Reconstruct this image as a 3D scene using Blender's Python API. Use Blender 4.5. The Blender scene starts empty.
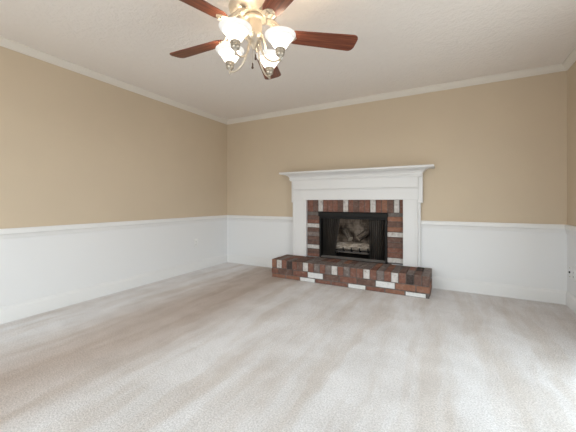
import bpy, bmesh, math, random
from mathutils import Vector, Matrix
R = math.radians
random.seed(7)
S = bpy.context.scene
COL = S.collection

# ------------------------------------------------------------------ camera, world, light, exposure
W, DEPTH, H = 4.355, 4.80, 2.40          # room: x 0..W, y -DEPTH..0, z 0..H
cam_d = bpy.data.cameras.new('camera')
cam = bpy.data.objects.new('camera', cam_d)
COL.objects.link(cam)
cam.location = (3.31, -3.92, 1.03)
cam.rotation_euler = (R(90), 0, R(28.5))
cam_d.sensor_width = 36.0
cam_d.lens = 295.0 / 576.0 * 36.0
cam_d.shift_y = -14.5 / 576.0
cam_d.clip_start = 0.05
S.camera = cam

S.view_settings.view_transform = 'Standard'
S.view_settings.look = 'None'
S.view_settings.gamma = 1.0
S.view_settings.use_curve_mapping = False
S.view_settings.exposure = 0.12
SKY_STRENGTH = 6.0
LAMP_GLOW = 2.8

world = bpy.data.worlds.new('overcast_sky')
S.world = world
world.use_nodes = True
wn = world.node_tree.nodes
wl = world.node_tree.links
wn.clear()
wo = wn.new('ShaderNodeOutputWorld')
wb = wn.new('ShaderNodeBackground')
wr = wn.new('ShaderNodeValToRGB')
wm = wn.new('ShaderNodeMapRange')
wx = wn.new('ShaderNodeSeparateXYZ')
wt = wn.new('ShaderNodeTexCoord')
wl.new(wt.outputs['Generated'], wx.inputs[0])
wl.new(wx.outputs['Z'], wm.inputs['Value'])
wm.inputs['From Min'].default_value = -1.0
wl.new(wm.outputs['Result'], wr.inputs['Fac'])
cr = wr.color_ramp
cr.elements[0].position = 0.0
cr.elements[0].color = (0.47, 0.47, 0.47, 1)      # pale patio and lawn below the horizon
cr.elements[1].position = 1.0
cr.elements[1].color = (0.80, 0.92, 1.0, 1)
e = cr.elements.new(0.49); e.color = (0.52, 0.52, 0.52, 1)
e = cr.elements.new(0.52); e.color = (0.92, 0.98, 1.06, 1)
wl.new(wr.outputs['Color'], wb.inputs['Color'])
wb.inputs['Strength'].default_value = SKY_STRENGTH
wl.new(wb.outputs['Background'], wo.inputs['Surface'])

REAR_WIN = (0.55, 3.35, 0.42, 2.08)        # x0 x1 z0 z1 in the rear wall
SIDE_DOOR = (-3.05, -1.55, 0.02, 2.06)     # y0 y1 z0 z1 in the right wall


def portal(name, loc, rot, sx, sy):
    d = bpy.data.lights.new(name, 'AREA')
    d.shape = 'RECTANGLE'
    d.size, d.size_y = sx, sy
    d.cycles.is_portal = True
    o = bpy.data.objects.new(name, d)
    COL.objects.link(o)
    o.location, o.rotation_euler = loc, rot
    return o


portal('window_daylight', ((REAR_WIN[0] + REAR_WIN[1]) / 2, -DEPTH - 0.13, (REAR_WIN[2] + REAR_WIN[3]) / 2), (R(90), 0, 0),
       REAR_WIN[1] - REAR_WIN[0], REAR_WIN[3] - REAR_WIN[2])
portal('door_daylight', (W + 0.13, (SIDE_DOOR[0] + SIDE_DOOR[1]) / 2, (SIDE_DOOR[2] + SIDE_DOOR[3]) / 2), (R(90), 0, R(90)),
       SIDE_DOOR[1] - SIDE_DOOR[0], SIDE_DOOR[3] - SIDE_DOOR[2])


# ------------------------------------------------------------------ materials
def mat(name, color, rough=0.6, metallic=0.0, spec=0.5):
    m = bpy.data.materials.new(name)
    m.use_nodes = True
    b = m.node_tree.nodes['Principled BSDF']
    b.inputs['Base Color'].default_value = (*color, 1)
    b.inputs['Roughness'].default_value = rough
    b.inputs['Metallic'].default_value = metallic
    b.inputs['Specular IOR Level'].default_value = spec
    return m


def nd(m, t, **kw):
    n = m.node_tree.nodes.new(t)
    for k, v in kw.items():
        if hasattr(n, k) and k not in n.inputs:
            setattr(n, k, v)
        else:
            n.inputs[k].default_value = v
    return n


def lk(m, a, b):
    m.node_tree.links.new(a, b)


def bsdf(m):
    return m.node_tree.nodes['Principled BSDF']


def coords(m, scale=(1, 1, 1), kind='Object', rot=(0, 0, 0)):
    t = nd(m, 'ShaderNodeTexCoord')
    p = nd(m, 'ShaderNodeMapping')
    p.inputs['Scale'].default_value = scale
    p.inputs['Rotation'].default_value = rot
    lk(m, t.outputs[kind], p.inputs['Vector'])
    return p.outputs['Vector']


def noise(m, vec, scale, detail=4, rough=0.55):
    n = nd(m, 'ShaderNodeTexNoise')
    n.inputs['Scale'].default_value = scale
    n.inputs['Detail'].default_value = detail
    n.inputs['Roughness'].default_value = rough
    lk(m, vec, n.inputs['Vector'])
    return n.outputs['Fac']


def ramp(m, fac, stops):
    r = nd(m, 'ShaderNodeValToRGB')
    els = r.color_ramp.elements
    els[0].position, els[0].color = stops[0][0], (*stops[0][1], 1)
    els[1].position, els[1].color = stops[-1][0], (*stops[-1][1], 1)
    for p, c in stops[1:-1]:
        e = els.new(p)
        e.color = (*c, 1)
    lk(m, fac, r.inputs['Fac'])
    return r.outputs['Color']


def mixc(m, fac, a, b, mode='MIX'):
    n = nd(m, 'ShaderNodeMix')
    n.data_type = 'RGBA'
    n.blend_type = mode
    if isinstance(fac, (int, float)):
        n.inputs['Factor'].default_value = fac
    else:
        lk(m, fac, n.inputs['Factor'])
    for s, v in ((n.inputs[6], a), (n.inputs[7], b)):
        if isinstance(v, tuple):
            s.default_value = (*v, 1)
        else:
            lk(m, v, s)
    return n.outputs[2]


def bump(m, h, strength, dist=0.01):
    n = nd(m, 'ShaderNodeBump')
    n.inputs['Strength'].default_value = strength
    n.inputs['Distance'].default_value = dist
    lk(m, h, n.inputs['Height'])
    lk(m, n.outputs['Normal'], bsdf(m).inputs['Normal'])


M = {}
TAN = (0.622, 0.508, 0.376)
m = M['tan'] = mat('tan_wall_paint', TAN, 0.7, spec=0.3)
v = coords(m)
lk(m, ramp(m, noise(m, v, 1.1, 3), [(0.3, tuple(c * 0.97 for c in TAN)), (0.7, tuple(c * 1.03 for c in TAN))]), bsdf(m).inputs['Base Color'])
bump(m, noise(m, v, 160, 3), 0.12, 0.002)
m = M['white_wall'] = mat('white_wainscot_paint', (0.80, 0.79, 0.785), 0.5, spec=0.35)
bump(m, noise(m, coords(m), 120, 3), 0.08, 0.002)
M['trim'] = mat('white_trim_paint', (0.80, 0.785, 0.77), 0.4)
M['crown'] = mat('cream_crown_paint', (0.76, 0.705, 0.635), 0.5)
m = M['mantel'] = mat('white_mantel_paint', (0.77, 0.75, 0.735), 0.42)
bump(m, noise(m, coords(m, (2, 2, 30)), 10, 3), 0.05, 0.002)

m = M['ceiling'] = mat('stippled_ceiling_paint', (0.86, 0.80, 0.75), 0.85, spec=0.2)
v = coords(m)
vor = nd(m, 'ShaderNodeTexVoronoi')
vor.inputs['Scale'].default_value = 26
nz = nd(m, 'ShaderNodeTexNoise'); nz.inputs['Scale'].default_value = 9; nz.inputs['Detail'].default_value = 5
lk(m, v, nz.inputs['Vector'])
lk(m, mixc(m, 0.18, v, nz.outputs['Color']), vor.inputs['Vector'])
f2 = noise(m, v, 45, 5, 0.7)
mt = nd(m, 'ShaderNodeMath', operation='ADD')
lk(m, vor.outputs['Distance'], mt.inputs[0]); lk(m, f2, mt.inputs[1])
bump(m, mt.outputs[0], 0.35, 0.012)

m = M['carpet'] = mat('beige_carpet', (0.6, 0.55, 0.5), 0.95, spec=0.1)
v = coords(m)
# nap laid over by the vacuum cleaner: long tracks along the room, shorter strokes across; a brownish band runs lengthwise
warp = nd(m, 'ShaderNodeTexNoise'); warp.inputs['Scale'].default_value = 2.2; warp.inputs['Detail'].default_value = 3
lk(m, v, warp.inputs['Vector'])
vw = nd(m, 'ShaderNodeMix'); vw.data_type = 'VECTOR'; vw.inputs['Factor'].default_value = 0.12
lk(m, v, vw.inputs[4]); lk(m, warp.outputs['Color'], vw.inputs[5])


def mapped(scale, rot=0.0):
    p = nd(m, 'ShaderNodeMapping')
    p.inputs['Scale'].default_value = scale
    p.inputs['Rotation'].default_value = (0, 0, R(rot))
    lk(m, vw.outputs[1], p.inputs['Vector'])
    return p.outputs['Vector']


tracks = noise(m, mapped((3.4, 0.42, 1), -3), 1.9, 5, 0.6)
cross = noise(m, mapped((1.3, 0.8, 1), 12), 1.6, 4, 0.6)
spots = noise(m, mapped((1, 1, 1)), 5.5, 4, 0.6)
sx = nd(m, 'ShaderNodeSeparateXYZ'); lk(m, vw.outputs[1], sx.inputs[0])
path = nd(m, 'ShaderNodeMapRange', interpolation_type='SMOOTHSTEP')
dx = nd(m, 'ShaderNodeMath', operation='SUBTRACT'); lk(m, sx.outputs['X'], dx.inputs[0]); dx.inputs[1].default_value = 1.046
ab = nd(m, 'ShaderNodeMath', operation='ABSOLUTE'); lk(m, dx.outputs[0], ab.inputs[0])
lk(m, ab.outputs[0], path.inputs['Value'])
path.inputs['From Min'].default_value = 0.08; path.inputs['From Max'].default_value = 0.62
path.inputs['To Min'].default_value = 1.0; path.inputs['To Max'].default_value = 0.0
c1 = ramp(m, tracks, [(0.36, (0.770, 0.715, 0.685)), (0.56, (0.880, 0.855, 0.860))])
c2 = ramp(m, cross, [(0.32, (0.93, 0.915, 0.90)), (0.56, (1.0, 1.0, 1.0))])
c3 = ramp(m, spots, [(0.30, (0.92, 0.91, 0.90)), (0.62, (1.02, 1.02, 1.02))])
c = mixc(m, 1.0, mixc(m, 1.0, c1, c2, 'MULTIPLY'), c3, 'MULTIPLY')
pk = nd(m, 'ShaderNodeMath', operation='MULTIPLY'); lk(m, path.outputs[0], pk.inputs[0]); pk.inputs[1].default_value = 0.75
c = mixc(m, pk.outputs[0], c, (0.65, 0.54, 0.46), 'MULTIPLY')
fib = noise(m, v, 115, 3, 0.8)
c = mixc(m, 1.0, c, ramp(m, fib, [(0.32, (0.74, 0.73, 0.72)), (0.64, (1.13, 1.13, 1.13))]), 'MULTIPLY')
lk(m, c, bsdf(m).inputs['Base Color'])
bump(m, noise(m, v, 90, 4, 0.8), 0.7, 0.015)


def brick_mat(name, a, b, smear=0.42, smear_col=(0.36, 0.30, 0.27)):
    m = mat(name, a, 0.85, spec=0.25)
    v = coords(m)
    base = ramp(m, noise(m, v, 22, 4, 0.65), [(0.3, a), (0.7, b)])
    patch = nd(m, 'ShaderNodeMath', operation='MULTIPLY')
    lk(m, ramp(m, noise(m, v, 30, 5, 0.7), [(0.52, (0, 0, 0)), (0.72, (1, 1, 1))]), patch.inputs[0])
    patch.inputs[1].default_value = smear
    lk(m, mixc(m, patch.outputs[0], base, smear_col), bsdf(m).inputs['Base Color'])
    bump(m, noise(m, v, 130, 5, 0.7), 0.5, 0.004)
    return m


BR = [brick_mat('red_brick', (0.162, 0.074, 0.054), (0.257, 0.119, 0.084)),
      brick_mat('orange_brick', (0.223, 0.105, 0.068), (0.317, 0.151, 0.097)),
      brick_mat('brown_brick', (0.115, 0.068, 0.054), (0.189, 0.108, 0.084), 0.35),
      brick_mat('greyish_brick', (0.150, 0.115, 0.102), (0.235, 0.190, 0.172), 0.6, (0.40, 0.36, 0.34)),
      brick_mat('charred_brick', (0.035, 0.027, 0.025), (0.080, 0.055, 0.046), 0.3, (0.2, 0.17, 0.16)),
      brick_mat('whitewashed_brick', (0.50, 0.45, 0.41), (0.70, 0.67, 0.64), 0.75, (0.24, 0.155, 0.125)),
      brick_mat('dark_mortar', (0.11, 0.090, 0.080), (0.18, 0.155, 0.14), 0.2),
      brick_mat('bright_white_brick', (0.68, 0.66, 0.64), (0.80, 0.79, 0.78), 0.3, (0.35, 0.28, 0.25))]
RED, ORANGE, BROWN, GREY, CHAR, WHITE, MORTAR, BRIGHT = range(8)

M['black_metal'] = mat('sooty_black_steel', (0.012, 0.011, 0.010), 0.6, 0.0, 0.25)
M['grey_metal'] = mat('worn_grey_steel', (0.13, 0.115, 0.105), 0.75, 0.0, 0.2)
m = M['curtain'] = mat('black_wire_mesh', (0.120, 0.106, 0.094), 0.5, 0.5)
tr = nd(m, 'ShaderNodeBsdfTransparent')
ms = nd(m, 'ShaderNodeMixShader')
ms.inputs['Fac'].default_value = 0.84                # woven wire too fine to see: part of the light passes
lk(m, tr.outputs[0], ms.inputs[1]); lk(m, bsdf(m).outputs[0], ms.inputs[2])
lk(m, ms.outputs[0], m.node_tree.nodes['Material Output'].inputs['Surface'])

m = M['refractory'] = mat('sooty_refractory_panel', (0.3, 0.22, 0.17), 0.9, spec=0.1)
bt = nd(m, 'ShaderNodeTexBrick')
bt.inputs['Scale'].default_value = 1.0
bt.inputs['Brick Width'].default_value = 0.20
bt.inputs['Row Height'].default_value = 0.075
bt.inputs['Mortar Size'].default_value = 0.005
bt.inputs['Color1'].default_value = (0.52, 0.40, 0.31, 1)
bt.inputs['Color2'].default_value = (0.45, 0.345, 0.27, 1)
bt.inputs['Mortar'].default_value = (0.34, 0.26, 0.20, 1)
lk(m, coords(m, rot=(R(90), 0, 0)), bt.inputs['Vector'])
soot = ramp(m, noise(m, coords(m, (1.4, 1.4, 0.9)), 5, 4, 0.6), [(0.40, (0.12, 0.11, 0.10)), (0.58, (1, 1, 1))])
lk(m, mixc(m, 0.8, bt.outputs['Color'], soot, 'MULTIPLY'), bsdf(m).inputs['Base Color'])
m = M['log'] = mat('ceramic_log_bark', (0.3, 0.25, 0.2), 0.9, spec=0.15)
lk(m, ramp(m, noise(m, coords(m, (3, 14, 14)), 4, 6, 0.7),
           [(0.30, (0.035, 0.028, 0.024)), (0.46, (0.26, 0.205, 0.16)), (0.62, (0.54, 0.46, 0.38))]), bsdf(m).inputs['Base Color'])
bump(m, noise(m, coords(m, (3, 16, 16)), 5, 5), 0.8, 0.01)
m = m = M['dark_log'] = mat('sooty_log_bark', (0.2, 0.15, 0.12), 0.9, spec=0.15)
lk(m, ramp(m, noise(m, coords(m, (3, 14, 14)), 4, 6, 0.7),
           [(0.32, (0.03, 0.024, 0.02)), (0.50, (0.15, 0.115, 0.09)), (0.66, (0.30, 0.235, 0.185))]), bsdf(m).inputs['Base Color'])
M['log_end'] = mat('cut_log_end', (0.42, 0.34, 0.26), 0.9, spec=0.15)

M['fan_metal'] = mat('antique_cream_metal', (0.60, 0.52, 0.42), 0.36, 0.5)
M['nickel'] = mat('brushed_pewter_metal', (0.50, 0.45, 0.38), 0.32, 0.85)
M['dark_fob'] = mat('dark_wood_fob', (0.07, 0.035, 0.02), 0.4)
m = M['blade'] = mat('mahogany_blade_veneer', (0.2, 0.07, 0.04), 0.33)
v = coords(m, (1.2, 26, 1))
lk(m, ramp(m, noise(m, v, 3.0, 6, 0.65), [(0.30, (0.075, 0.020, 0.011)), (0.52, (0.185, 0.052, 0.026)), (0.72, (0.29, 0.095, 0.045))]), bsdf(m).inputs['Base Color'])
m = M['shade'] = mat('frosted_white_glass', (0.93, 0.92, 0.90), 0.35)
bsdf(m).inputs['Emission Color'].default_value = (1.0, 0.89, 0.74, 1)
bsdf(m).inputs['Emission Strength'].default_value = LAMP_GLOW
m = M['shade_rim'] = mat('frosted_glass_rim', (0.66, 0.66, 0.66), 0.3)
bsdf(m).inputs['Emission Color'].default_value = (1.0, 0.96, 0.90, 1)
bsdf(m).inputs['Emission Strength'].default_value = LAMP_GLOW * 0.13
m = M['bulb'] = mat('glowing_bulb', (1, 1, 1), 0.4)
bsdf(m).inputs['Emission Color'].default_value = (1.0, 0.84, 0.62, 1)
bsdf(m).inputs['Emission Strength'].default_value = LAMP_GLOW * 12
M['plastic'] = mat('white_plastic', (0.84, 0.83, 0.81), 0.3)
M['slot'] = mat('dark_socket_slot', (0.03, 0.028, 0.026), 0.5)
M['brass'] = mat('dull_brass_screw', (0.42, 0.35, 0.25), 0.35, 0.9)
m = M['glass'] = mat('clear_window_glass', (1, 1, 1), 0.05)
tr = nd(m, 'ShaderNodeBsdfTransparent'); tr.inputs['Color'].default_value = (0.96, 0.98, 0.97, 1)
gl = nd(m, 'ShaderNodeBsdfGlossy'); gl.inputs['Roughness'].default_value = 0.03
ms = nd(m, 'ShaderNodeMixShader'); ms.inputs['Fac'].default_value = 0.05
lk(m, tr.outputs[0], ms.inputs[1]); lk(m, gl.outputs[0], ms.inputs[2])
lk(m, ms.outputs[0], m.node_tree.nodes['Material Output'].inputs['Surface'])


# ------------------------------------------------------------------ mesh helpers
def BM():
    return bmesh.new()


def box(bm, x0, x1, y0, y1, z0, z1, mi=0, bevel=0.0, seg=1):
    t = bmesh.new()
    vs = [t.verts.new((x, y, z)) for x in (x0, x1) for y in (y0, y1) for z in (z0, z1)]
    for q in ((0, 1, 3, 2), (4, 6, 7, 5), (0, 4, 5, 1), (2, 3, 7, 6), (0, 2, 6, 4), (1, 5, 7, 3)):
        t.faces.new([vs[i] for i in q])
    if bevel > 0:
        bmesh.ops.bevel(t, geom=t.edges[:], offset=bevel, segments=seg, affect='EDGES', profile=0.5)
    merge(bm, t, mi)


def merge(bm, t, mi=0, mtx=None):
    if mtx is not None:
        bmesh.ops.transform(t, matrix=mtx, verts=t.verts[:])
    bmesh.ops.recalc_face_normals(t, faces=t.faces[:])
    t.verts.index_update()
    mp = [bm.verts.new(v.co) for v in t.verts]
    for f in t.faces:
        nf = bm.faces.new([mp[v.index] for v in f.verts])
        nf.material_index = mi if mi is not None else f.material_index
    t.free()


def lathe(bm, prof, seg=40, mi=0, center=(0, 0, 0), flute=0, amp=0.0, closed=False):
    t = bmesh.new()
    rings = []
    for r, z in prof:
        ring = []
        for i in range(seg):
            a = 2 * math.pi * i / seg
            rr = r * (1 + (amp * math.cos(flute * a) if flute else 0))
            ring.append(t.verts.new((center[0] + rr * math.cos(a), center[1] + rr * math.sin(a), center[2] + z)))
        rings.append(ring)
    pairs = list(zip(rings[:-1], rings[1:]))
    if closed:
        pairs.append((rings[-1], rings[0]))
    for a, b in pairs:
        for i in range(seg):
            j = (i + 1) % seg
            t.faces.new((a[i], a[j], b[j], b[i]))
    if not closed:
        t.faces.new(rings[0][::-1])
        t.faces.new(rings[-1])
    merge(bm, t, mi)


def tube(bm, pts, rad, seg=10, mi=0):
    t = bmesh.new()
    pts = [Vector(p) for p in pts]
    n = len(pts)
    rads = rad if isinstance(rad, (list, tuple)) else [rad] * n
    up = None
    rings = []
    for i, p in enumerate(pts):
        d = (pts[min(i + 1, n - 1)] - pts[max(i - 1, 0)]).normalized()
        if up is None:
            up = d.orthogonal().normalized()
        else:
            up = (up - d * up.dot(d)).normalized()
        s = d.cross(up)
        rings.append([t.verts.new(p + rads[i] * (math.cos(2 * math.pi * k / seg) * up + math.sin(2 * math.pi * k / seg) * s)) for k in range(seg)])
    for a, b in zip(rings[:-1], rings[1:]):
        for k in range(seg):
            j = (k + 1) % seg
            t.faces.new((a[k], a[j], b[j], b[k]))
    t.faces.new(rings[0][::-1])
    t.faces.new(rings[-1])
    merge(bm, t, mi)


def spline(ctrl, n=24):
    ps = [Vector(c) for c in ctrl]
    ps = [ps[0] * 2 - ps[1]] + ps + [ps[-1] * 2 - ps[-2]]
    out = []
    segs = len(ps) - 3
    for k in range(n + 1):
        u = k / n * segs
        i = min(int(u), segs - 1)
        u -= i
        a, b, c, d = ps[i:i + 4]
        out.append(0.5 * ((2 * b) + (c - a) * u + (2 * a - 5 * b + 4 * c - d) * u * u + (3 * b - a - 3 * c + d) * u ** 3))
    return out


def prism(bm, outline, z0, z1, mi=0, bevel=0.0, mtx=None):
    """an outline in x, y given a thickness from z0 to z1"""
    t = bmesh.new()
    a = [t.verts.new((x, y, z0)) for x, y in outline]
    b = [t.verts.new((x, y, z1)) for x, y in outline]
    n = len(a)
    t.faces.new(a[::-1]); t.faces.new(b)
    for i in range(n):
        j = (i + 1) % n
        t.faces.new((a[i], a[j], b[j], b[i]))
    if bevel:
        es = [e for e in t.edges if abs(e.verts[0].co.z - e.verts[1].co.z) < 1e-6]
        bmesh.ops.bevel(t, geom=es, offset=bevel, segments=2, affect='EDGES', profile=0.5)
    merge(bm, t, mi, mtx)


def moulding(bm, a, b, prof, inward, cut_a=0.0, cut_b=0.0, mi=0):
    """sweep a profile of (depth from wall, z) from a to b; cut_x = 1 mitres into an inside corner, -1 returns round an outside corner"""
    t = bmesh.new()
    a, b, n = Vector((*a, 0)), Vector((*b, 0)), Vector((*inward, 0))
    d = (b - a).normalized()
    r1 = [t.verts.new(a + n * p + d * (p * cut_a) + Vector((0, 0, z))) for p, z in prof]
    r2 = [t.verts.new(b + n * p - d * (p * cut_b) + Vector((0, 0, z))) for p, z in prof]
    k = len(prof)
    for i in range(k):
        j = (i + 1) % k
        t.faces.new((r1[i], r1[j], r2[j], r2[i]))
    t.faces.new(r1[::-1]); t.faces.new(r2)
    merge(bm, t, mi)


def ob(name, bm, mats, parent=None, loc=None, rot=None, smooth=None, label=None):
    me = bpy.data.meshes.new(name)
    bm.normal_update()
    bm.to_mesh(me)
    bm.free()
    for mm_ in (mats if isinstance(mats, (list, tuple)) else [mats]):
        me.materials.append(mm_)
    if smooth:
        for p in me.polygons:
            p.use_smooth = True
        me.set_sharp_from_angle(angle=R(smooth))
    o = bpy.data.objects.new(name, me)
    COL.objects.link(o)
    if parent is not None:
        o.parent = parent
    if loc is not None:
        o.location = loc
    if rot is not None:
        o.rotation_euler = rot
    if label:
        o['label'] = label
    return o


def thing(name, label, cat, loc=(0, 0, 0), rotz=0.0, group=None):
    o = bpy.data.objects.new(name, None)
    o.empty_display_size = 0.1
    COL.objects.link(o)
    o.location = loc
    o.rotation_euler = (0, 0, rotz)
    o['label'] = label
    o['category'] = cat
    if group:
        o['group'] = group
    return o


def struct(name, bm, mats, label, cat, smooth=None, parent=None):
    o = ob(name, bm, mats, smooth=smooth, parent=parent)
    o['kind'] = 'structure'
    o['label'] = label
    o['category'] = cat
    return o


def dup(o, parent, rotz=None, loc=None):
    c = o.copy()
    COL.objects.link(c)
    c.parent = parent
    if rotz is not None:
        c.rotation_euler = (o.rotation_euler[0], o.rotation_euler[1], rotz)
    if loc is not None:
        c.location = loc
    for ch in list(o.children):
        dup(ch, c)
    return c


# ------------------------------------------------------------------ the room
def wall(name, us, zs, holes, place, label, zmat, mats, thick=0.12):
    """grid wall with openings; place(u, z, t) gives the point, t = depth behind the inner face"""
    bm = BM()
    V = {}

    def vt(i, k, s):
        if (i, k, s) not in V:
            V[(i, k, s)] = bm.verts.new(place(us[i], zs[k], thick * s))
        return V[(i, k, s)]

    nu, nz_ = len(us) - 1, len(zs) - 1

    def solid(i, k):
        if not (0 <= i < nu and 0 <= k < nz_):
            return False
        uc, zc = (us[i] + us[i + 1]) / 2, (zs[k] + zs[k + 1]) / 2
        return not any(h[0] < uc < h[1] and h[2] < zc < h[3] for h in holes)

    for i in range(nu):
        for k in range(nz_):
            if not solid(i, k):
                continue
            mi = zmat(zs[k + 1])
            q = ((i, k), (i + 1, k), (i + 1, k + 1), (i, k + 1))
            bm.faces.new([vt(*p, 0) for p in q]).material_index = mi
            bm.faces.new([vt(*p, 1) for p in q][::-1]).material_index = mi
            for (di, dk), (p, r) in zip(((0, -1), (1, 0), (0, 1), (-1, 0)), ((q[0], q[1]), (q[1], q[2]), (q[2], q[3]), (q[3], q[0]))):
                if not solid(i + di, k + dk):
                    bm.faces.new((vt(*p, 0), vt(*p, 1), vt(*r, 1), vt(*r, 0))).material_index = mi
    bmesh.ops.recalc_face_normals(bm, faces=bm.faces[:])
    return struct(name, bm, mats, label, 'wall')


RAIL = 0.775
wm_ = lambda ztop: 0 if ztop <= RAIL + 1e-6 else 1
wmats = [M['white_wall'], M['tan']]
FB = (1.66, 2.68, 0.20, 0.93)
wall('wall_back', [0, FB[0], FB[1], W], [0, FB[2], RAIL, FB[3], H], [FB], lambda u, z, t: (u, t, z),
     'tan back wall with white wainscot, the fireplace set into it', wm_, wmats)
wall('wall_left', [-DEPTH, 0], [0, RAIL, H], [], lambda u, z, t: (-t, u, z),
     'long tan left wall above a smooth white wainscot', wm_, wmats)
sd = SIDE_DOOR
wall('wall_right', [-DEPTH, sd[0], sd[1], 0], [0, RAIL, sd[3], H], [(sd[0], sd[1], 0, sd[3])], lambda u, z, t: (W + t, u, z),
     'tan right wall over white wainscot, seen as a narrow strip', wm_, wmats)
rw = REAR_WIN
wall('wall_front', [0, rw[0], rw[1], W], [0, rw[2], RAIL, rw[3], H], [rw], lambda u, z, t: (u, -DEPTH - t, z),
     'wall behind the viewer with a wide window', wm_, wmats)
bm = BM(); box(bm, -0.12, W + 0.12, -DEPTH - 0.12, 0.12, -0.1, 0)
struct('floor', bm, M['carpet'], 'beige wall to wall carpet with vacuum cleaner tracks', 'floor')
bm = BM(); box(bm, -0.12, W + 0.12, -DEPTH - 0.12, 0.12, H, H + 0.1)
struct('ceiling', bm, M['ceiling'], 'off white stippled ceiling', 'ceiling')

CROWN = [(0, H), (0, 2.338), (0.010, 2.338), (0.013, 2.348), (0.020, 2.352), (0.030, 2.364), (0.040, 2.380), (0.045, 2.388), (0.054, 2.390), (0.054, H)]
CHAIR = [(0, 0.712), (0.008, 0.712), (0.012, 0.722), (0.012, 0.740), (0.018, 0.748), (0.026, 0.756), (0.026, 0.790), (0.020, 0.800), (0, 0.800)]
BASE = [(0, 0), (0.014, 0), (0.014, 0.105), (0.011, 0.118), (0.006, 0.124), (0.005, 0.136), (0, 0.138)]
MX0, MX1 = 1.292, 3.020       # mantelpiece sides at the wall
HX0, HX1 = 1.188, 3.140       # hearth ends
B, L_, R_ = (0, -1), (1, 0), (-1, 0)
n = 0
for seg, prof, inw, ca, cb, lab in (
        (((0, 0), (W, 0)), CROWN, B, 1, 1, 'white crown moulding along the top of the back wall'),
        (((0, -DEPTH), (0, 0)), CROWN, L_, 1, 1, 'white crown moulding along the top of the left wall'),
        (((W, -DEPTH), (W, 0)), CROWN, R_, 1, 1, 'white crown moulding along the top of the right wall'),
        (((0, -DEPTH), (W, -DEPTH)), CROWN, (0, 1), 1, 1, 'white crown moulding above the window wall'),
        (((0, 0), (MX0, 0)), CHAIR, B, 1, 0, 'short white chair rail left of the mantelpiece'),
        (((MX1, 0), (W, 0)), CHAIR, B, 0, 1, 'white chair rail right of the mantelpiece'),
        (((0, -DEPTH), (0, 0)), CHAIR, L_, 1, 1, 'long white chair rail on the left wall'),
        (((W, sd[1] + 0.07), (W, 0)), CHAIR, R_, 0, 1, 'short white chair rail on the right wall')):
    n += 1
    bm = BM(); moulding(bm, *seg, prof, inw, ca, cb)
    struct('trim_%d' % n, bm, M['crown'] if prof is CROWN else M['trim'], lab, 'trim', smooth=40)
for nm, seg, inw, ca, cb, lab in (
        ('baseboard_back', ((0, 0), (HX0 - 0.002, 0)), B, 1, 0, 'white baseboard left of the brick hearth'),
        ('baseboard_back', ((HX1 + 0.002, 0), (W, 0)), B, 0, 1, 'white baseboard right of the brick hearth'),
        ('baseboard_left', ((0, -DEPTH), (0, 0)), L_, 1, 1, 'white baseboard along the left wall'),
        ('baseboard_right', ((W, sd[1] + 0.07), (W, 0)), R_, 0, 1, 'white baseboard on the right wall')):
    bm = BM(); moulding(bm, *seg, BASE, inw, ca, cb)
    struct(nm, bm, M['trim'], lab, 'baseboard', smooth=40)

# the wide window behind the camera and the glass door in the right wall: the daylight of the picture
wf = BM()
x0, x1, z0, z1 = rw
yc = -DEPTH - 0.06
for a in ((x0, x0 + .05, z0, z1), (x1 - .05, x1, z0, z1), (x0 + .05, x1 - .05, z0, z0 + .05), (x0 + .05, x1 - .05, z1 - .05, z1),
          ((x0 + x1) / 2 - .035, (x0 + x1) / 2 + .035, z0 + .05, z1 - .05)):
    box(wf, a[0], a[1], yc - .03, yc + .03, a[2], a[3], bevel=0.004)
w1 = struct('window_1', wf, M['trim'], 'wide white double window behind the viewer', 'window')
for a, b in ((x0 + .05, (x0 + x1) / 2 - .035), ((x0 + x1) / 2 + .035, x1 - .05)):
    bm = BM(); box(bm, a, b, yc - .003, yc + .003, z0 + .05, z1 - .05); ob('pane', bm, M['glass'], w1)
bm = BM(); box(bm, x0 - .07, x1 + .07, -DEPTH, -DEPTH + .05, z0 - .03, z0, bevel=.004); ob('window_sill', bm, M['trim'], w1)
df = BM()
y0, y1, z0, z1 = sd
xc = W + 0.06
for a in ((y0, y0 + .06, 0, z1), (y1 - .06, y1, 0, z1), (y0 + .06, y1 - .06, 0, 0.06), (y0 + .06, y1 - .06, z1 - .06, z1),
          ((y0 + y1) / 2 - .045, (y0 + y1) / 2 + .045, 0.06, z1 - .06)):
    box(df, xc - .03, xc + .03, a[0], a[1], a[2], a[3], bevel=0.004)
d1 = struct('door_1', df, M['trim'], 'white framed sliding glass door in the right wall', 'door')
for a, b in ((y0 + .06, (y0 + y1) / 2 - .045), ((y0 + y1) / 2 + .045, y1 - .06)):
    bm = BM(); box(bm, xc - .003, xc + .003, a, b, .06, z1 - .06); ob('pane', bm, M['glass'], d1)
bm = BM(); box(bm, W - .02, W, y1, y1 + .065, 0, z1 + .065, bevel=.004); box(bm, W - .02, W, y0 - .065, y0, 0, z1 + .065, bevel=.004)
box(bm, W - .02, W, y0, y1, z1, z1 + .065, bevel=.004); ob('door_casing', bm, M['trim'], d1)

# ------------------------------------------------------------------ brick hearth
rng = random.Random(11)
HY = -0.482


def pick(weights):
    return rng.choices(range(len(weights)), weights)[0]


def brick(bm, x0, x1, y0, y1, z0, z1, mi, j=0.003):
    d = [rng.uniform(-j, j) for _ in range(2)]
    box(bm, x0, x1, y0 + d[0], y1, z0, z1 + d[1] * 0.7, mi, bevel=0.0045)


hearth = thing('brick_hearth', 'raised red brick hearth with scattered whitewashed bricks on the carpet', 'hearth', (2.165, -0.24, 0))
T = Matrix.Translation((-2.165, 0.24, 0))


def hob(name, bm, mats):
    bm.transform(T)
    return ob(name, bm, mats, hearth)


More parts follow.
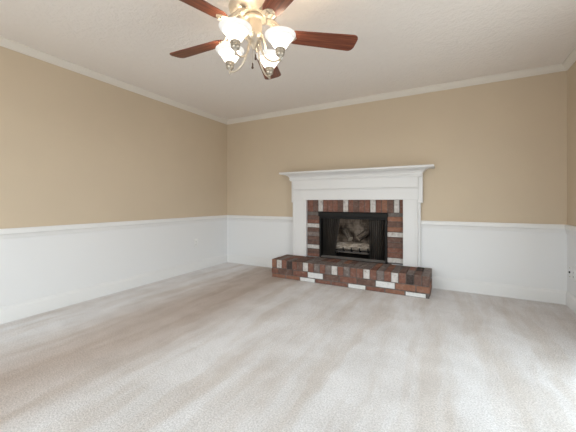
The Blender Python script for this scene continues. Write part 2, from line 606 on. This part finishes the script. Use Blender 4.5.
cap = BM()
N, P0 = 25, (HX1 - HX0) / 25
wt_cap = (30, 22, 18, 24, 4)
for i in range(N):
    a, b = HX0 + i * P0 + .004, HX0 + (i + 1) * P0 - .004
    c = WHITE if i in (1, 6, 11, 16, 20) else CHAR if i in (3, 22) else pick(wt_cap)
    nf = len(cap.faces)
    brick(cap, a, b, HY, HY + .205, .133, .244, c)
    tm = GREY if c == WHITE else rng.choices((GREY, BROWN, c), (45, 20, 35))[0]      # paint kept to the front, tops worn grey
    cap.faces.ensure_lookup_table()
    for f in cap.faces[nf:]:
        f.normal_update()
        if f.normal.z > .5:
            f.material_index = tm
    c2 = GREY if c == WHITE else pick((18, 8, 26, 40, 8))
    brick(cap, a, b, HY + .213, HY + .420, .133, .243, c2)
box(cap, HX0, HX1, -.058, -.040, .133, .238, GREY)
hob('brick_cap', cap, BR)
base = BM()


def course(bm, starts, length, z0, z1, whites, y0=HY):
    for k, s in enumerate(starts):
        a, b = max(s, HX0), min(s + length, HX1)
        if b - a < .03:
            continue
        c = BRIGHT if any(abs(s - w_) < .02 for w_ in whites) else pick((40, 30, 20, 8, 2))
        brick(bm, a, b, y0, y0 + .09, z0, z1, c, .002)
    for x0_, x1_ in ((HX0, HX0 + .09), (HX1 - .09, HX1)):        # the returns at both ends
        yy = y0 + .10
        while yy < -.05:
            brick(bm, x0_, x1_, yy, min(yy + .195, -.041), z0, z1, pick((40, 30, 20, 8, 2)), .002)
            yy += .205


course(base, [1.090 + .2133 * k for k in range(10)], .204, .058, .124, (1.730, 2.583))
course(base, [1.194 + .2132 * k for k in range(10)], .204, .002, .049, (1.620, 2.260, 2.900), HY + .004)
hob('brick_base', base, BR)
core = BM(); box(core, HX0 + .006, HX1 - .006, HY + .007, -.0405, 0.001, .237)
hob('mortar', core, BR[MORTAR])

bm = BM()      # unseen box added behind the wall to keep daylight out of the firebox
for a in ((1.45, 2.89, .62, .72, 0, 1.2), (1.45, 1.55, .12, .62, 0, 1.2), (2.79, 2.89, .12, .62, 0, 1.2), (1.55, 2.79, .12, .62, 0, .10), (1.55, 2.79, .12, .62, 1.1, 1.2)):
    box(bm, *a)
struct('wall_daylight_block', bm, BR[MORTAR], 'unseen box added behind the firebox to block daylight', 'wall')

# ------------------------------------------------------------------ brick surround of the firebox
OX0, OX1, OZ = 1.708, 2.634, 0.885
sur = thing('brick_surround', 'flat brick facing round the firebox opening, inside the white mantelpiece', 'fireplace', (2.17, 0, 0.245))
T = Matrix.Translation((-2.17, 0, -0.245))
top = BM()
p = .0727
cs = [1.7275 + p * k for k in range(-3, 16)]
for k, c in enumerate(cs):
    a, b = max(c - p / 2 + .003, 1.462), min(c + p / 2 - .003, 2.875)
    if k - 3 == 14:
        a, b = c - .030, c + .030
    mi = WHITE if k - 3 in (0, 5, 10, 14) else pick((50, 20, 30, 0, 0))
    brick(top, a, b, -.042, -.001, OZ + .001 + (.004 if mi == WHITE else 0), 1.085, mi, .0015)
box(top, 1.46, 2.875, -.036, -.001, OZ + .002, 1.08, MORTAR)
top.transform(T); ob('soldier_course', top, BR, sur)
for x0_, x1_, c0, pitch, whites in ((1.462, OX0, .266, .0602, (2, 7)), (OX1, 2.875, .290, .0648, (0, 5))):
    bm = BM()
    k = -1
    while c0 + pitch * k + .02 < OZ:
        zc = c0 + pitch * k
        mi = WHITE if k in whites else CHAR if (x0_ < 2 and zc > .84) else pick((46, 14, 38, 3, 0))
        z0_, z1_ = max(zc - pitch / 2 + .0035, .247), min(zc + pitch / 2 - .0035, OZ - .002)
        if z1_ - z0_ > .015:
            brick(bm, x0_, x1_, -.042, -.001, z0_, z1_, mi, .0015)
        k += 1
    box(bm, x0_ + .004, x1_ - .004, -.036, -.001, .2465, OZ - .001, MORTAR)
    bm.transform(T); ob('brick_jamb', bm, BR, sur)

# ------------------------------------------------------------------ mantelpiece
man = thing('mantelpiece', 'white painted wooden mantelpiece with moulded shelf framing the brick fireplace', 'mantelpiece', (2.165, 0, 0.245))
T = Matrix.Translation((-2.165, 0, -0.245))


def mob(name, bm, smooth=None):
    bm.transform(T)
    return ob(name, bm, M['mantel'], man, smooth=smooth)


FY = -.092
IX0, IX1, IZ = 1.525, 2.826, 1.052
PX0, PX1 = 1.318, 2.990
for xo, xi, xb in ((PX0, IX0, MX0), (PX1, IX1, MX1)):
    bm = BM()
    a, b = min(xo, xi), max(xo, xi)
    box(bm, a, b, FY, -.0435, .2455, IZ, bevel=.003)
    c, d = (xb, xo + .01) if xb < xo else (xo - .01, xb)
    box(bm, c, d, FY + .030, -.0005, .2455, 1.02, bevel=.003)
    bd = (xo + .0, xo + .018) if xo < 2 else (xo - .018, xo)
    box(bm, bd[0], bd[1], FY - .007, FY + .001, .2455, IZ - .01, bevel=.003)
    be = (xi - .022, xi) if xi < 2 else (xi, xi + .022)
    box(bm, be[0], be[1], FY - .004, FY + .001, .2455, IZ, bevel=.002)
    mob('pilaster', bm)
bm = BM()
box(bm, PX0, PX1 + .006, FY, -.0435, IZ, 1.340, bevel=.002)
box(bm, MX0 - .010, PX0 + .02, FY + .012, -.0005, 1.015, 1.340, bevel=.004)
box(bm, PX1 - .02, MX1 + .024, FY + .012, -.0005, 1.015, 1.340, bevel=.004)
box(bm, PX0 - .002, PX1 + .008, FY - .012, FY + .001, 1.200, 1.335, bevel=.005)
box(bm, PX0, PX1 + .006, FY - .005, FY + .001, 1.185, 1.199, bevel=.003)
mob('frieze', bm)
# bed mould and cove carrying the shelf, returning round both ends
prof = [(0.0, 1.326), (.016, 1.326), (.020, 1.331), (.020, 1.338), (.027, 1.341), (.030, 1.349), (.027, 1.357), (.024, 1.360), (.026, 1.368), (.033, 1.382),
        (.048, 1.398), (.068, 1.410), (.090, 1.416), (.090, 1.422), (0.0, 1.422)]
bm = BM()
ymain = FY - .002
cx0, cx1 = MX0 + .004, MX1 - .004
moulding(bm, (cx0, ymain), (cx1, ymain), prof, (0, -1), -1, -1)
moulding(bm, (cx0, -.0005), (cx0, ymain), prof, (-1, 0), 0, -1)
moulding(bm, (cx1, -.0005), (cx1, ymain), prof, (1, 0), 0, -1)
box(bm, cx0, cx1, ymain, -.0005, 1.3405, 1.422)
mob('bed_moulding', bm, 35)
bm = BM()
box(bm, MX0 - .135, MX1 + .150, -.232, -.0005, 1.4225, 1.450, bevel=.007, seg=2)
mob('shelf', bm, 40)

# ------------------------------------------------------------------ firebox insert
fb = thing('firebox', 'black steel firebox with wire mesh curtains in the brick surround', 'fireplace', (2.17, 0, 0.246))
T = Matrix.Translation((-2.17, 0, -0.246))


def fob(name, bm, mats, smooth=None, label=None):
    bm.transform(T)
    return ob(name, bm, mats, fb, smooth=smooth, label=label)


GX0, GX1 = OX0 + .003, OX1 - .003
for xa in (GX0, GX1 - .022):
    bm = BM(); box(bm, xa, xa + .022, -.050, .05, .2465, .874, bevel=.002)
    fob('frame_post', bm, M['black_metal'])
bm = BM()
box(bm, GX0 - .012, GX1 + .008, -.064, -.0445, .822, .882, bevel=.004)
box(bm, GX0 + .022, GX1 - .022, -.0446, .045, .821, .873)
box(bm, GX0 + .022, GX1 - .022, -.036, .045, .792, .822, bevel=.003)
fob('hood', bm, M['black_metal'])
bm = BM()
box(bm, GX0 + .022, GX1 - .022, -.046, -.020, .2465, .262, bevel=.003)
box(bm, GX0 + .022, GX1 - .022, -.012, .012, .2465, .272, bevel=.003)
fob('bottom_track', bm, M['grey_metal'], label='worn grey metal track along the firebox front')
bx0, bx1, by = 1.86, 2.48, .42
for nm, za in (('shell_floor', .2465), ('shell_top', .874)):       # steel tapering to the back
    bm = BM(); prism(bm, [(GX0, .05), (GX1, .05), (bx1 + .03, by + .02), (bx0 - .03, by + .02)], za, za + .0075)
    fob(nm, bm, M['black_metal'])
bm = BM(); box(bm, bx0, bx1, by, by + .02, .254, .874)
fob('back_panel', bm, M['refractory'])
for s in (0, 1):
    bm = BM()
    if s == 0:
        prism(bm, [(GX0 + .004, .05), (GX0 + .022, .05), (bx0 + .0, by), (bx0 - .018, by + .01)], .254, .874)
    else:
        prism(bm, [(GX1 - .022, .05), (GX1 - .004, .05), (bx1 + .018, by + .01), (bx1, by)], .254, .874)
    fob('side_panel', bm, M['refractory'])


def curtain(x0, x1, folds, seed):
    r = random.Random(seed)
    bm = BM()
    nx, nz_ = folds * 8, 8
    amps = [r.uniform(.012, .024) for _ in range(folds + 1)]
    front, back = [], []
    for k in range(nz_ + 1):
        z = .268 + (.800 - .268) * k / nz_
        rowf = []
        for i in range(nx + 1):
            u = i / nx
            ph = u * folds
            a = amps[int(ph)] * (0.75 + 0.25 * (1 - k / nz_))
            y = .028 + a * math.sin(2 * math.pi * ph + .35 * math.sin(3 * k / nz_ + seed))
            xe0, xe1 = (x0, x1 - .085 * (1 - k / nz_)) if x0 < 2 else (x0 + .010 * (1 - k / nz_), x1)
            rowf.append(bm.verts.new((xe0 + (xe1 - xe0) * u, y, z)))
        front.append(rowf)
    for k in range(nz_):
        for i in range(nx):
            bm.faces.new((front[k][i], front[k][i + 1], front[k + 1][i + 1], front[k + 1][i]))
    bmesh.ops.solidify(bm, geom=bm.faces[:], thickness=.0015)
    return bm


for a, b, f_, s in ((GX0 + .026, 1.995, 9, 1), (2.385, GX1 - .026, 8, 2)):
    fob('mesh_curtain', curtain(a, b, f_, s), M['curtain'], 60)
bm = BM(); tube(bm, [(GX0 + .022, .028, .806), (GX1 - .022, .028, .806)], .005); fob('curtain_rod', bm, M['black_metal'], 40)

# grate and the logs on it
gr = thing('fire_grate', 'low black bar grate carrying the logs inside the firebox', 'grate', (2.13, .20, .254))
T = Matrix.Translation((-2.13, -.20, -.254))
for k, x in enumerate((1.90, 2.015, 2.13, 2.245, 2.36)):
    bm = BM()
    tube(bm, spline([(x, .085, .392), (x, .088, .350), (x, .100, .338), (x, .30, .338), (x, .315, .352), (x, .318, .400)], 18), .0075, 8)
    bm.transform(T); ob('bar', bm, M['black_metal'], gr, smooth=50)
for y in (.125, .275):
    bm = BM(); box(bm, 1.875, 2.385, y - .008, y + .008, .314, .331, bevel=.002)
    bm.transform(T); ob('cross_bar', bm, M['grey_metal'], gr)
for x in (1.893, 2.367):
    for y in (.125, .275):
        bm = BM(); tube(bm, [(x, y, .3145), (x, y, .2545)], .008, 8)
        bm.transform(T); ob('leg', bm, M['black_metal'], gr, smooth=50)


def log(label, a, b, r, seed, bark='dark_log'):
    rr = random.Random(seed)
    a, b = Vector(a), Vector(b)
    ln = (b - a).length
    bm = BM()
    nseg, ns = 20, 14
    rings = []
    lump = [(rr.uniform(.3, 1), rr.uniform(0, 6.3), rr.randint(1, 4)) for _ in range(5)]
    for k in range(ns + 1):
        u = k / ns
        ring = []
        for i in range(nseg):
            t = 2 * math.pi * i / nseg
            q = r * (1 + .05 * sum(w_ * math.sin(f_ * t + ph + 5 * u * w_) for w_, ph, f_ in lump))
            if k in (0, ns):
                q *= .93
            ring.append(bm.verts.new((ln * (u - .5), q * math.cos(t), q * math.sin(t) + .10 * r * math.sin(5 * u + seed))))
        rings.append(ring)
    for p_, q_ in zip(rings[:-1], rings[1:]):
        for i in range(nseg):
            j = (i + 1) % nseg
            bm.faces.new((p_[i], p_[j], q_[j], q_[i]))
    f1 = bm.faces.new(rings[0][::-1]); f1.material_index = 1
    f2 = bm.faces.new(rings[-1]); f2.material_index = 1
    bmesh.ops.recalc_face_normals(bm, faces=bm.faces[:])
    o = ob('fire_log', bm, [M[bark], M['log_end']], smooth=50)
    o.location = (a + b) / 2
    o.rotation_mode = 'QUATERNION'
    o.rotation_quaternion = (b - a).to_track_quat('X', 'Z')
    o['label'] = label
    o['category'] = 'log'
    o['group'] = 'logs in the firebox'
    return o


log('large pale grey log lying across the front of the fire grate', (1.862, .150, .403), (2.392, .150, .400), .055, 3, 'log')
log('small log leaning up to the left behind the front log', (2.075, .232, .492), (1.955, .330, .610), .044, 5)
log('small log leaning up to the right behind the front log', (2.185, .240, .500), (2.300, .335, .600), .044, 9)
log('dark log at the back of the fire grate under the leaning logs', (1.90, .262, .386), (2.36, .262, .384), .046, 13)

# ------------------------------------------------------------------ wall plates
def plate(name, label, loc, rotz, kind):
    t = thing(name, label, 'outlet', loc, rotz)       # local: plate in x-z, facing -y
    bm = BM(); box(bm, -.035, .035, -.006, -.0003, -.058, .058, bevel=.003, seg=2); ob('cover_plate', bm, M['plastic'], t, smooth=40)
    if kind == 'duplex':
        for z in (-.020, .020):
            bm = BM(); box(bm, -.017, .017, -.0085, -.0062, z - .0135, z + .0135, bevel=.001); s_ = ob('socket', bm, M['plastic'], t)
            bm = BM(); box(bm, -.0075, -.0050, -.0095, -.0087, z - .003, z + .006); box(bm, .0050, .0075, -.0095, -.0087, z - .003, z + .006)
            box(bm, -.0025, .0025, -.0095, -.0087, z - .010, z - .006); ob('slot', bm, M['slot'], s_)
        bm = BM(); tube(bm, [(0, -.0062, 0), (0, -.0082, 0)], .0035, 10); ob('screw', bm, M['plastic'], t)
    else:
        bm = BM(); tube(bm, [(0, -.0062, 0), (0, -.010, 0)], .011, 6); tube(bm, [(0, -.010, 0), (0, -.014, 0)], .008, 12); ob('jack', bm, M['slot'], t, label='dark round cable jack')
        for z in (-.042, .042):
            bm = BM(); tube(bm, [(0, -.0062, z), (0, -.009, z)], .005, 10); ob('screw', bm, M['brass'], t)
    return t


plate('wall_outlet', 'white power outlet low on the left wall near the far corner', (0, -.71, .412), R(90), 'duplex')
plate('cable_outlet', 'white cable plate with dark round jack on right wall, nearest the corner', (W, -.098, .343), R(-90), 'jack')
plate('wall_outlet', 'white power outlet beside the cable plate at the picture edge', (W, -.198, .340), R(-90), 'duplex')

# ------------------------------------------------------------------ ceiling fan with four lamps
FX, FYY, ZB = 2.230, -2.382, 2.094
fan = thing('ceiling_fan', 'cream metal ceiling fan with mahogany blades and four lit glass lamps', 'ceiling fan', (FX, FYY, H))
zl = lambda z: z - H
bm = BM()
lathe(bm, [(.075, zl(2.3995)), (.078, zl(2.375)), (.062, zl(2.352)), (.055, zl(2.345))], 40)
ob('canopy', bm, M['fan_metal'], fan, smooth=40)
bm = BM()
lathe(bm, [(.052, zl(2.348)), (.085, zl(2.342)), (.120, zl(2.325)), (.140, zl(2.295)), (.152, zl(2.262)), (.158, zl(2.240)), (.150, zl(2.228)),
           (.118, zl(2.212)), (.080, zl(2.200)), (.055, zl(2.196))], 80, flute=16, amp=.012)
ob('motor_housing', bm, M['fan_metal'], fan, smooth=50)
bm = BM()
lathe(bm, [(.046, zl(2.197)), (.062, zl(2.190)), (.064, zl(2.176)), (.050, zl(2.168)), (.047, zl(2.150)), (.052, zl(2.140)), (.052, zl(2.085)), (.060, zl(2.078)),
           (.058, zl(2.062)), (.040, zl(2.040)), (.026, zl(2.026)), (.016, zl(2.010)), (.012, zl(1.998)), (.006, zl(1.990))], 40)
ob('switch_housing', bm, M['fan_metal'], fan, smooth=40)

# blade: pitched plank with rounded end, radius along local x
ol = []
r0, r1, w0, w1_ = .225, .690, .056, .072
ol += [(r0, -w0 * .72), (r0 + .035, -w0)]
ol += [(r1 - .045, -w1_)]
for k in range(7):
    a = R(-90 + 15 * k); ol.append((r1 - .045 + .045 * math.cos(a) * .8, -w1_ + .040 + .040 * math.sin(a)))
for k in range(7):
    a = R(0 + 15 * k); ol.append((r1 - .045 + .045 * math.cos(a) * .8, w1_ - .040 + .040 * math.sin(a)))
ol += [(r1 - .045, w1_), (r0 + .035, w0), (r0, w0 * .72)]
seen, ol2 = set(), []
for q in ol:
    key = (round(q[0], 4), round(q[1], 4))
    if key not in seen:
        seen.add(key); ol2.append(q)
bm = BM(); prism(bm, ol2, -.003, .003, bevel=.0012)
PITCH = R(-12)
blade = ob('blade', bm, M['blade'], fan)
blade.location = (0, 0, zl(ZB))
# iron: an arm dropping from the motor to a forked plate under the blade
bm = BM()
for s in (-1, 1):
    tube(bm, spline([(.085, s * .012, .100), (.120, s * .020, .088), (.150, s * .034, .050), (.185, s * .036, .014), (.215, s * .026, -.006), (.250, s * .020, -.0085)], 22), .0075, 8)
tube(bm, spline([(.085, 0, .100), (.130, 0, .082), (.165, 0, .032), (.200, 0, -.003), (.245, 0, -.0085)], 18), .009, 8)
prism(bm, [(.200, -.016), (.215, -.036), (.232, -.038), (.250, -.030), (.262, -.024), (.270, -.010), (.276, 0), (.270, .010), (.262, .024), (.250, .030), (.232, .038), (.215, .036), (.200, .016)],
      -.0085, -.0040, bevel=.0015)
iron = ob('blade_iron', bm, M['fan_metal'], fan, smooth=40)
iron.location = (0, 0, zl(ZB))
for x, y in ((.232, .026), (.232, -.026), (.262, 0)):
    bm = BM(); lathe(bm, [(.0055, -.0105), (.0055, -.0098), (.001, -.0130)][:2] + [(.003, -.0092)], 10); ob('screw', bm, M['nickel'], iron, loc=(x, y, -.001))
A0 = 110.8
for k in range(5):
    b_ = blade if k == 0 else dup(blade, fan)
    i_ = iron if k == 0 else dup(iron, fan)
    for o in (b_, i_):
        o.rotation_mode = 'XYZ'
        o.rotation_euler = (PITCH, 0, R(A0 + 72 * k))

# light kit: arm, fitter, bell shade opening upward, bulb
LR = .190
arm_bm = BM()
tube(arm_bm, spline([(.030, 0, 2.062 - H), (.044, 0, 2.020 - H), (.060, 0, 1.965 - H), (.088, 0, 1.918 - H), (.130, 0, 1.889 - H), (.170, 0, 1.884 - H), (LR, 0, 1.893 - H)], 36), .0062, 10)
arm = ob('lamp_arm', arm_bm, M['fan_metal'], fan, smooth=60)
bm = BM()
lathe(bm, [(.003, 1.872 - H), (.007, 1.876 - H), (.008, 1.882 - H), (.005, 1.888 - H), (.007, 1.893 - H), (.010, 1.901 - H), (.020, 1.908 - H), (.024, 1.912 - H), (.025, 1.921 - H),
           (.022, 1.924 - H), (.027, 1.928 - H), (.028, 1.938 - H), (.026, 1.941 - H), (.030, 1.944 - H), (.030, 1.950 - H)], 32, center=(LR, 0, 0))
ob('lamp_cup', bm, M['nickel'], arm, smooth=40)
outer = [(.027, 1.949), (.034, 1.955), (.042, 1.966), (.050, 1.979), (.057, 1.991), (.064, 2.001), (.072, 2.009)]
inner = [(.069, 2.010), (.061, 2.002), (.054, 1.992), (.047, 1.981), (.039, 1.968), (.031, 1.958), (.024, 1.952)]
bm = BM(); lathe(bm, [(r, z - H) for r, z in outer + inner], 48, center=(LR, 0, 0), closed=True)
shade = ob('lamp_shade', bm, M['shade'], arm, smooth=60)
lip = [(.0722, 2.0092), (.078, 2.013), (.0805, 2.014), (.0845, 2.018), (.090, 2.026), (.094, 2.033), (.0915, 2.034), (.087, 2.028), (.081, 2.020), (.076, 2.016), (.0692, 2.0102)]
bm = BM(); lathe(bm, [(r, z - H) for r, z in lip], 48, center=(LR, 0, 0), closed=True)
ob('shade_rim', bm, M['shade_rim'], arm, smooth=60, label='flared glass rim, a little dimmer than the shade')
bm = BM(); lathe(bm, [(.012, 1.953 - H), (.013, 1.963 - H), (.020, 1.975 - H), (.024, 1.990 - H), (.021, 2.004 - H), (.012, 2.013 - H), (.002, 2.016 - H)], 24, center=(LR, 0, 0))
ob('bulb', bm, M['bulb'], arm, smooth=60)
for k in range(4):
    o = arm if k == 0 else dup(arm, fan)
    o.rotation_euler = (0, 0, R(91 + 90 * k))
for x, y, zf, in ((-.010, -.002, 1.878), (.011, .003, 1.932)):
    bm = BM(); tube(bm, [(x, y, zl(2.003)), (x, y, zl(zf + .03))], .0013, 6)
    ch = ob('pull_chain', bm, M['nickel'], fan)
    bm = BM(); lathe(bm, [(.002, zl(zf + .031)), (.005, zl(zf + .024)), (.0055, zl(zf + .010)), (.008, zl(zf)), (.006, zl(zf - .006)), (.002, zl(zf - .008))], 14, center=(x, y, 0))
    ob('pull_fob', bm, M['dark_fob'], ch, smooth=40, label='dark fob on pull chain')
